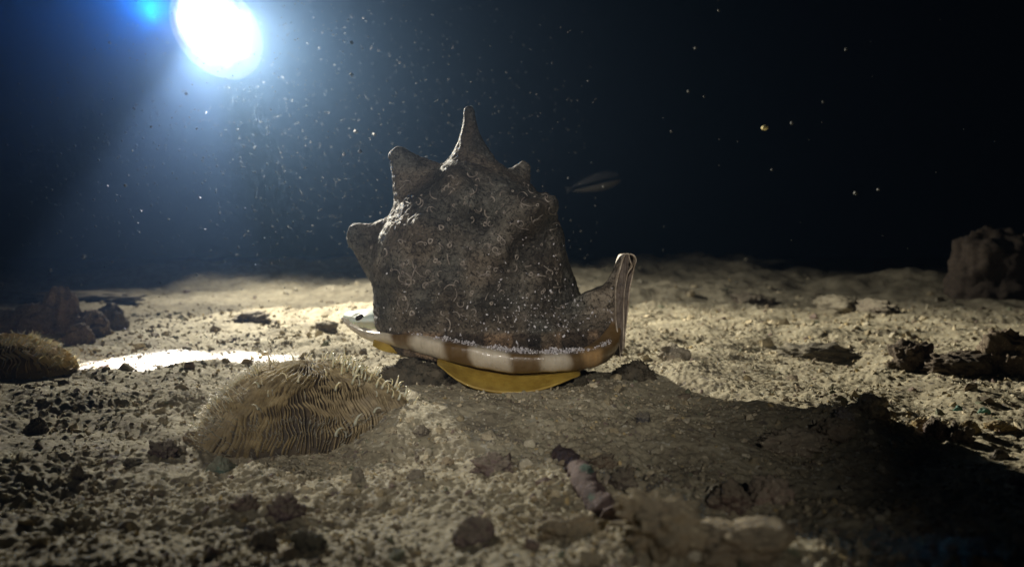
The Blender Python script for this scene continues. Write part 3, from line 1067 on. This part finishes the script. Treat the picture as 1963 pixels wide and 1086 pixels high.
rock(1515, 866, 120, 38, 'rubble_rock', 'pale lumpy ridge of rubble in the middle of the shadow', 'rock', (1.35, 1.25, 1.05), 34, knob=.35, dep=.012)
rock(1600, 846, 70, 36, 'rubble_rock', 'light brown lump at the right end of the pale rubble ridge', 'rock', (1.1, .98, .8), 35, knob=.35)
rock(1614, 812, 34, 26, 'stone', 'blue grey curled fragment at the shadow edge', 'coral fragment', (1.0, 1.05, 1.25), 36, knob=.6)
rock(1793, 838, 36, 40, 'stone', 'violet upright stone in the bright rubble at right', 'stone', (.62, .52, .62), 37)
rock(1768, 826, 36, 26, 'stone', 'yellow stone leaning left of the violet upright stone', 'stone', YE, 38)
rock(1836, 848, 44, 28, 'stone', 'dark bubbly stone right of the violet upright stone', 'stone', (.45, .4, .42), 39, knob=.6)
rock(1860, 832, 36, 26, 'shell_fragment', 'yellow shell fragment behind the dark bubbly stone', 'shell fragment', YE, 40, dep=.003)
rock(1912, 826, 52, 16, 'shell_fragment', 'long flat yellow fragment near the right edge', 'shell fragment', (1.5, 1.15, .5), 41, dep=.004)
rock(1916, 882, 30, 20, 'stone', 'grey cone shaped stone on the shadow border at far right', 'stone', (.5, .52, .6), 42, peak=.4)
rock(1838, 790, 16, 12, 'shell_fragment', 'tiny turquoise chip, left one of two in the right rubble', 'shell fragment', (.3, 1.6, 1.7), 43)
rock(1888, 796, 20, 12, 'shell_fragment', 'tiny turquoise chip, right one of two in the right rubble', 'shell fragment', (.3, 1.6, 1.5), 44)
rock(1665, 795, 70, 36, 'stone', 'pale rounded stone in the lit rubble right of the shadow tip', 'stone', (1.3, 1.25, 1.05), 45, knob=.2)
rock(1745, 712, 76, 50, 'rubble_rock', 'dark angular rock under the right hand ledge, leftmost', 'rock', (.34, .29, .24), 46, rough=.34, knob=.2, mat=STONE_BARE)
rock(1830, 716, 110, 40, 'rubble_rock', 'long dark low rock in the middle of the right hand ledge', 'rock', (.30, .26, .22), 47, rough=.32, knob=.15, mat=STONE_BARE)
rock(1930, 714, 90, 70, 'rubble_rock', 'tall brown broken rock at the right end of the ledge', 'rock', (.55, .47, .38), 48, rough=.32, knob=.15, mat=STONE_BARE)
rock(1560, 690, 120, 26, 'rubble_rock', 'dark crumbly lump on the back of the right mound', 'rock', (.45, .45, .38), 49, rough=.4, knob=.4, mat=STONE_BARE)
rock(1290, 690, 56, 30, 'stone', 'pale grey angular stone right of the dark turf by the shell', 'stone', (1.1, 1.1, 1.05), 50)
rock(1905, 590, 160, 118, 'boulder', 'big dim knobbly boulder in the dark at the right edge', 'boulder', (.26, .22, .19), 51, d=1.5, knob=.3, rough=.3, sub=5, mat=STONE_BARE, bubbly=1)
rock(1985, 575, 90, 110, 'boulder', 'dim boulder half out of the picture behind the big one', 'boulder', (.24, .21, .19), 52, d=1.7, knob=.3, sub=5, mat=STONE_BARE, bubbly=1)
rock(480, 618, 54, 18, 'stone', 'flat dark oval stone on the lit sand left of the shell', 'stone', (.42, .38, .36), 53, dep=.03)
rock(628, 636, 40, 16, 'stone', 'small dark stone just left of the pale flange of the shell', 'stone', (.40, .36, .32), 54)
rock(150, 575, 210, 14, 'rubble_rock', 'long flat dark ridge in the distance at far left', 'rock', (.25, .25, .26), 55, dep=.06)
rock(118, 648, 62, 82, 'encrusted_rock', 'upright brown fuzzy knob, tallest of the left hand clump', 'rock', (.5, .4, .34), 56, bubbly=1, knob=.0, mat=STONE_BARE, d=.86)
rock(172, 642, 66, 46, 'encrusted_rock', 'rounded brown lump right of the tallest knob at left', 'rock', (.58, .47, .40), 57, bubbly=1, knob=.0, mat=STONE_BARE, d=.86)
rock(212, 632, 56, 48, 'encrusted_rock', 'rounded grey brown lump at the right end of the left clump', 'rock', (.5, .44, .38), 58, bubbly=1, knob=.0, mat=STONE_BARE, d=.95)
rock(66, 655, 74, 54, 'encrusted_rock', 'dark brown lump left of the tallest knob', 'rock', (.34, .28, .25), 59, bubbly=1, knob=.0, mat=STONE_BARE, d=.84)
rock(14, 655, 76, 50, 'encrusted_rock', 'very dark lump at the left picture edge', 'rock', (.28, .24, .23), 60, bubbly=1, knob=.0, mat=STONE_BARE, d=.84)
rock(152, 655, 50, 36, 'encrusted_rock', 'small dark lump in front of the left clump', 'rock', (.36, .30, .27), 61, bubbly=1, knob=.0, mat=STONE_BARE, d=.80)
rock(1440, 583, 70, 20, 'rubble_rock', 'blurred dark hump on the distant sand, right of the shell', 'rock', (.35, .30, .26), 62, dep=.06)
rock(1615, 592, 70, 26, 'rubble_rock', 'blurred pale round hump on the distant sand', 'rock', (.9, .9, .75), 63, dep=.08)
rock(1680, 600, 60, 24, 'rubble_rock', 'blurred grey hump right of the pale round one', 'rock', (.5, .47, .42), 64, dep=.07)
rock(72, 826, 40, 26, 'stone', 'dark cone of rubble near the left edge', 'stone', (.35, .33, .3), 65, peak=.5)
rock(150, 918, 34, 26, 'stone', 'dark cone of rubble in the lower left', 'stone', (.35, .33, .3), 66, peak=.5)
rock(258, 896, 30, 16, 'stone', 'black flat stone on the dim sand at lower left', 'stone', (.2, .2, .2), 67)
rock(835, 700, 10, 6, 'shell_fragment', 'white sliver lying before the dark turf under the lip', 'shell fragment', PL, 68)
rock(1090, 1030, 110, 46, 'rubble_rock', 'tan rounded foreground rubble left of the knobbly rock', 'rock', (1.0, .88, .62), 69, rough=.35, knob=.3)


# ---- violet branch of dead coral in the foreground
a, b = G(1072, 880), G(1168, 1006)
pts, rad = [], []
for t in np.linspace(0, 1, 70):
    p = a.lerp(b, t); p.z = Hs(p.x, p.y) + .0012; p.x += .0012 * math.sin(t * 7)
    pts.append(p); rad.append(.0042 + .0016 * t + .0004 * math.sin(t * 11) - .0012 * (t > .95))
V, F, T = sweep(pts, rad, 30)
V += (0.0010 * noise3(V[:, 0] / .0016, V[:, 1] / .0016, V[:, 2] / .0016, 77))[:, None] * np.array([.6, .4, .8])
V += (0.0016 * noise3(V[:, 0] / .004, V[:, 1] / .004, V[:, 2] / .004, 71))[:, None] * np.array([.7, .4, .7])
cc = np.tile(np.array([.46, .37, .40]), (len(V), 1)) * (1 + .3 * noise3(V[:, 0] / .006, V[:, 1] / .006, V[:, 2] / .006, 72))[:, None]
for q_ in (G(1125, 930), G(1125, 985)):
    dd = np.linalg.norm((V - np.array(q_[:]) - [0, 0, .007]), axis=1)
    cc = np.where((dd < .0035)[:, None], np.array([.28, .5, .46]), cc)
br = link('coral_branch', mesh_mixed('coral_branch', V, F, T, True, cc), STONE_BARE)
tag(br, 'violet finger of dead coral with turquoise spots, lying in the foreground', 'coral branch')


# ---- dark turf tufts beside and under the shell
def turf(px, py, w, h, label, seed, d):
    q = Vector((P(px, py, d).x, d, Hs(P(px, py, d).x, d)))
    s = d / FPX
    g = np.random.default_rng(seed)
    o = bpy.data.objects.new('algae_clump', None); COL.objects.link(o); o.location = q
    tag(o, label, 'algae')
    V0, F0 = ICO[4]
    f = 1 + .35 * noise3(V0[:, 0] * 2 + seed, V0[:, 1] * 2, V0[:, 2] * 2, seed) + .25 * noise3(V0[:, 0] * 6, V0[:, 1] * 6, V0[:, 2] * 6, seed + 1)
    V = V0 * f[:, None] * np.array([w * s / 2, w * s * .35, h * s * .8])
    link('clump', mesh_np('clump', V, F0), MOSS, o)
    jj = Join()
    for k in range(900):
        i = g.integers(len(V)); p = V[i]
        if p[2] < -.002: continue
        L = g.uniform(.001, .0035)
        pts = tentacle_pts(p, V0[i] + g.normal(0, .5, 3), L, g, g.uniform(0, 1.2))[:7:3]
        jj.add(*sweep(pts, [L * .10, L * .08, L * .03], 3))
    tag(link('frond', jj.build('frond'), MOSS, o), None, None, None, 'stuff')


turf(795, 735, 130, 66, 'dark woolly algae clump in the hollow between the coral and the shell', 81, .535)
turf(1222, 708, 76, 40, 'dark mossy clump tucked under the right end of the shell', 82, .565)
turf(850, 728, 60, 26, 'small black brown algae clump under the lip beside the olive shield', 83, .53)

# ---- dim fish hanging in the dark water
fc = P(1140, 352, 2.3)
fish = bpy.data.objects.new('fish', None); COL.objects.link(fish); fish.location = fc
fish.rotation_euler = (0, -0.24, 0.1)
fish.scale = (1.3, 1.4, 1.35)
tag(fish, 'dim blurred dark fish with belly coloured as if lit from the sand, hovering in the water behind the shell', 'fish')
n, m = 24, 16
for nm, mt, z0, z1, zoff in (('fish_body', FISHB, 0.02, 0.52, .004), ('belly', FISHP, -.52, 0.0, -.013)):
    V = []
    for i in range(n):
        t = i / (n - 1)
        hw = (math.sin(math.pi * min(t * 1.02 + .02, 1)) ** .6) * (1 - .55 * t)
        for k in range(m):
            w = math.pi * k / (m - 1)
            zz = math.sin(w) * hw * (.024 if z0 > 0 else -.020)
            V.append(((t - .5) * -.125 * (1 if z0 > 0 else 1), math.cos(w) * hw * .018, zz + (zoff if z0 > 0 else -.004)))
    for i in range(n):
        t = i / (n - 1)
    V = np.array(V)
    F = grid_faces(n, m)
    close = [[i * m, (i + 1) * m, (i + 1) * m + m - 1, i * m + m - 1] for i in range(n - 1)]
    link(nm, mesh_np(nm, V, np.vstack([F, close])), mt, fish)
tl = np.array([(-.055, 0, .004), (-.072, .002, .010), (-.068, .002, 0), (-.071, .002, -.008), (-.055, -.002, .002)])
V = np.vstack([tl + [0, .0015, 0], tl - [0, .0015, 0]])
link('tail_fin', mesh_mixed('tail_fin', V, [], [(0, 1, 2), (0, 2, 3), (0, 3, 4), (5, 7, 6), (5, 8, 7), (5, 9, 8), (0, 5, 6), (0, 6, 1), (1, 6, 7), (1, 7, 2), (2, 7, 8), (2, 8, 3), (3, 8, 9), (3, 9, 4), (4, 9, 5), (4, 5, 0)], False), FISHB, fish)

# ------------------------------------------------------------------ the diver's torch
t = bpy.data.objects.new('dive_torch', None); COL.objects.link(t)
t.location = TORCH
tag(t, 'glaring white dive torch held up in the blue water, top left', 'dive torch')
m, nt, b = new_mat('torch_glass')
em = N(nt, 'ShaderNodeEmission'); em.inputs[0].default_value = (1.0, .93, .90, 1); em.inputs[1].default_value = 5.0
tcn = N(nt, 'ShaderNodeTexCoord').outputs['Object']
ln = N(nt, 'ShaderNodeVectorMath', operation='LENGTH')
mp = N(nt, 'ShaderNodeMapping'); mp.vector_type = 'TEXTURE'
mp.inputs['Rotation'].default_value = (0, math.radians(50), 0)
mp.inputs['Scale'].default_value = (.122, 10, .088)
nt.links.new(tcn, mp.inputs[0]); nt.links.new(mp.outputs[0], ln.inputs[0])
nz = noise_node(nt, 22, 3, 0.6, tcn)
ma = N(nt, 'ShaderNodeMath', operation='MULTIPLY_ADD'); nt.links.new(nz.outputs[0], ma.inputs[0]); ma.inputs[1].default_value = 0.34
nt.links.new(ln.outputs['Value'], ma.inputs[2])
rc = ramp(nt, ma.outputs[0], [(0.58, (1, 1, 1)), (0.80, (.22, .22, .22)), (1.0, (0, 0, 0))])
rc.node.color_ramp.interpolation = 'B_SPLINE'
sc_ = N(nt, 'ShaderNodeMath', operation='MULTIPLY'); nt.links.new(rc, sc_.inputs[0]); sc_.inputs[1].default_value = 5.0
nt.links.new(sc_.outputs[0], em.inputs[1])
nt.links.new(em.outputs[0], nt.nodes['Material Output'].inputs['Surface'])
V0, F0 = ICO[4]
rl = Matrix.Rotation(math.radians(-43), 3, 'Y')
V = V0 * np.array([.060, .104, .104])
V = V0 * np.array([.122, .05, .088])
V = V @ np.array(Matrix.Rotation(math.radians(-50), 3, 'Y'))
link('lens', mesh_np('lens', V, F0), m, t)
for nm, r0, r1, y0, y1 in (('head', .066, .055, .055, .11), ('handle', .028, .028, .112, .26)):
    V = []
    for yy, rr in ((y0, r0 * .8), (y0 + .004, r0), (y1 - .004, r1), (y1, r1 * .8)):
        for k in range(32):
            w = 2 * math.pi * k / 32
            V.append((-.02 + rr * math.cos(w), yy, .035 + rr * math.sin(w)))
    V = np.array(V); F = grid_faces(4, 32, True)
    me = mesh_mixed(nm, V, list(F) + [], [])
    V2 = list(map(tuple, V)); me = bpy.data.meshes.new(nm)
    me.from_pydata(V2, [], [tuple(int(i) for i in f) for f in F] + [tuple(range(31, -1, -1)), tuple(range(96, 128))])
    link(nm, me, HOUSING, t)

# ------------------------------------------------------------------ drifting specks
SPK = [(683, 252, 7), (718, 258, 6), (690, 290, 6), (585, 322, 4), (240, 355, 5), (257, 207, 4), (210, 82, 5), (262, 2, 5), (357, 180, 5), (160, 492, 8), (376, 527, 7), (97, 518, 5), (3, 545, 5), (674, 82, 6),
       (674, 143, 6), (1320, 175, 5), (1518, 236, 6), (1640, 370, 7), (1622, 95, 5), (1378, 20, 5), (1333, 92, 5), (1157, 358, 4), (660, 296, 4), (290, 243, 4), (377, 247, 4), (1480, 325, 4), (1684, 363, 5), (1287, 252, 4), (1578, 195, 4), (1350, 185, 4)]
for k, (px, py, sz) in enumerate(SPK):
    d = random.uniform(.7, 1.25)
    if px > 1200: d = random.uniform(.75, 1.0)
    q = P(px, py, d)
    s = sz * d / FPX * .55
    V = ICO[2][0] * (1 + rng.uniform(-.25, .25, (len(ICO[2][0]), 1))) * s
    o = link('drifting_speck', mesh_np('drifting_speck', V, ICO[2][1]), SNOW, None, q)
    tag(o, 'pale blurred speck adrift in the %s' % ('black water right of the shell' if px > 1200 else 'blue torch glow between torch and shell' if px > 450 else 'dark water left of or below the torch'), 'drifting speck', 'specks drifting in the water')
q = P(1466, 245, .85)
V = ICO[2][0] * .0031 * np.array([1.25, 1, .9])
tag(link('drifting_speck', mesh_np('drifting_speck', V, ICO[2][1]), SPECKY, None, q), 'brightest yellowish drifting speck, alone in the black water at right', 'drifting speck', 'specks drifting in the water')
jj = Join()
V0, F0 = ICO[1]
for k in range(1500):
    d = random.uniform(.35, 2.2)
    px, py = random.uniform(-200, 2100), random.uniform(-150, 560)
    q = P(px, py, d)
    if q.z < .02: continue
    if abs(q.x + .0) < .13 and abs(q.y - .6) < .12: continue
    s = random.uniform(.00015, .0006) * (d / .9) ** .6
    if px > 1100 and random.random() < .8: continue
    jj.add(V0 * s + np.array(q[:]), None, F0, (1, 1, 1))
for k in range(3200):
    d = random.uniform(.55, 2.0)
    px, py = random.gauss(620, 330), random.gauss(260, 180)
    q = P(px, py, d)
    if q.z < .02 or px > 1150 or (abs(q.x) < .13 and abs(q.y - .6) < .12): continue
    s = random.uniform(.0002, .0008) * (d / .7)
    jj.add(V0 * s + np.array(q[:]), None, F0, (1, 1, 1))
tag(link('marine_snow', jj.build('marine_snow'), SNOW), 'fine pale motes hanging all through the night water', 'marine snow', None, 'stuff')

# ------------------------------------------------------------------ the water's haze
V = np.array([(x, y, z) for x in (-16, 16) for y in (-16, 16) for z in (-1.3, 1.6)], float)
F = np.array([(0, 1, 3, 2), (4, 6, 7, 5), (0, 4, 5, 1), (2, 3, 7, 6), (0, 2, 6, 4), (1, 5, 7, 3)])
hz = bpy.data.materials.new('water_haze'); hz.use_nodes = True
nt = hz.node_tree
for n_ in list(nt.nodes): nt.nodes.remove(n_)
pv = nt.nodes.new('ShaderNodeVolumePrincipled'); o_ = nt.nodes.new('ShaderNodeOutputMaterial')
pv.inputs['Color'].default_value = (0.30, 0.51, 0.88, 1)
pv.inputs['Density'].default_value = 0.043
pv.inputs['Anisotropy'].default_value = 0.87
nt.links.new(pv.outputs[0], o_.inputs['Volume'])
hazeo = link('haze', mesh_np('haze', V, F, False), hz)
tag(hazeo, 'blue haze of night sea water lit by the torch', None, None, 'stuff')
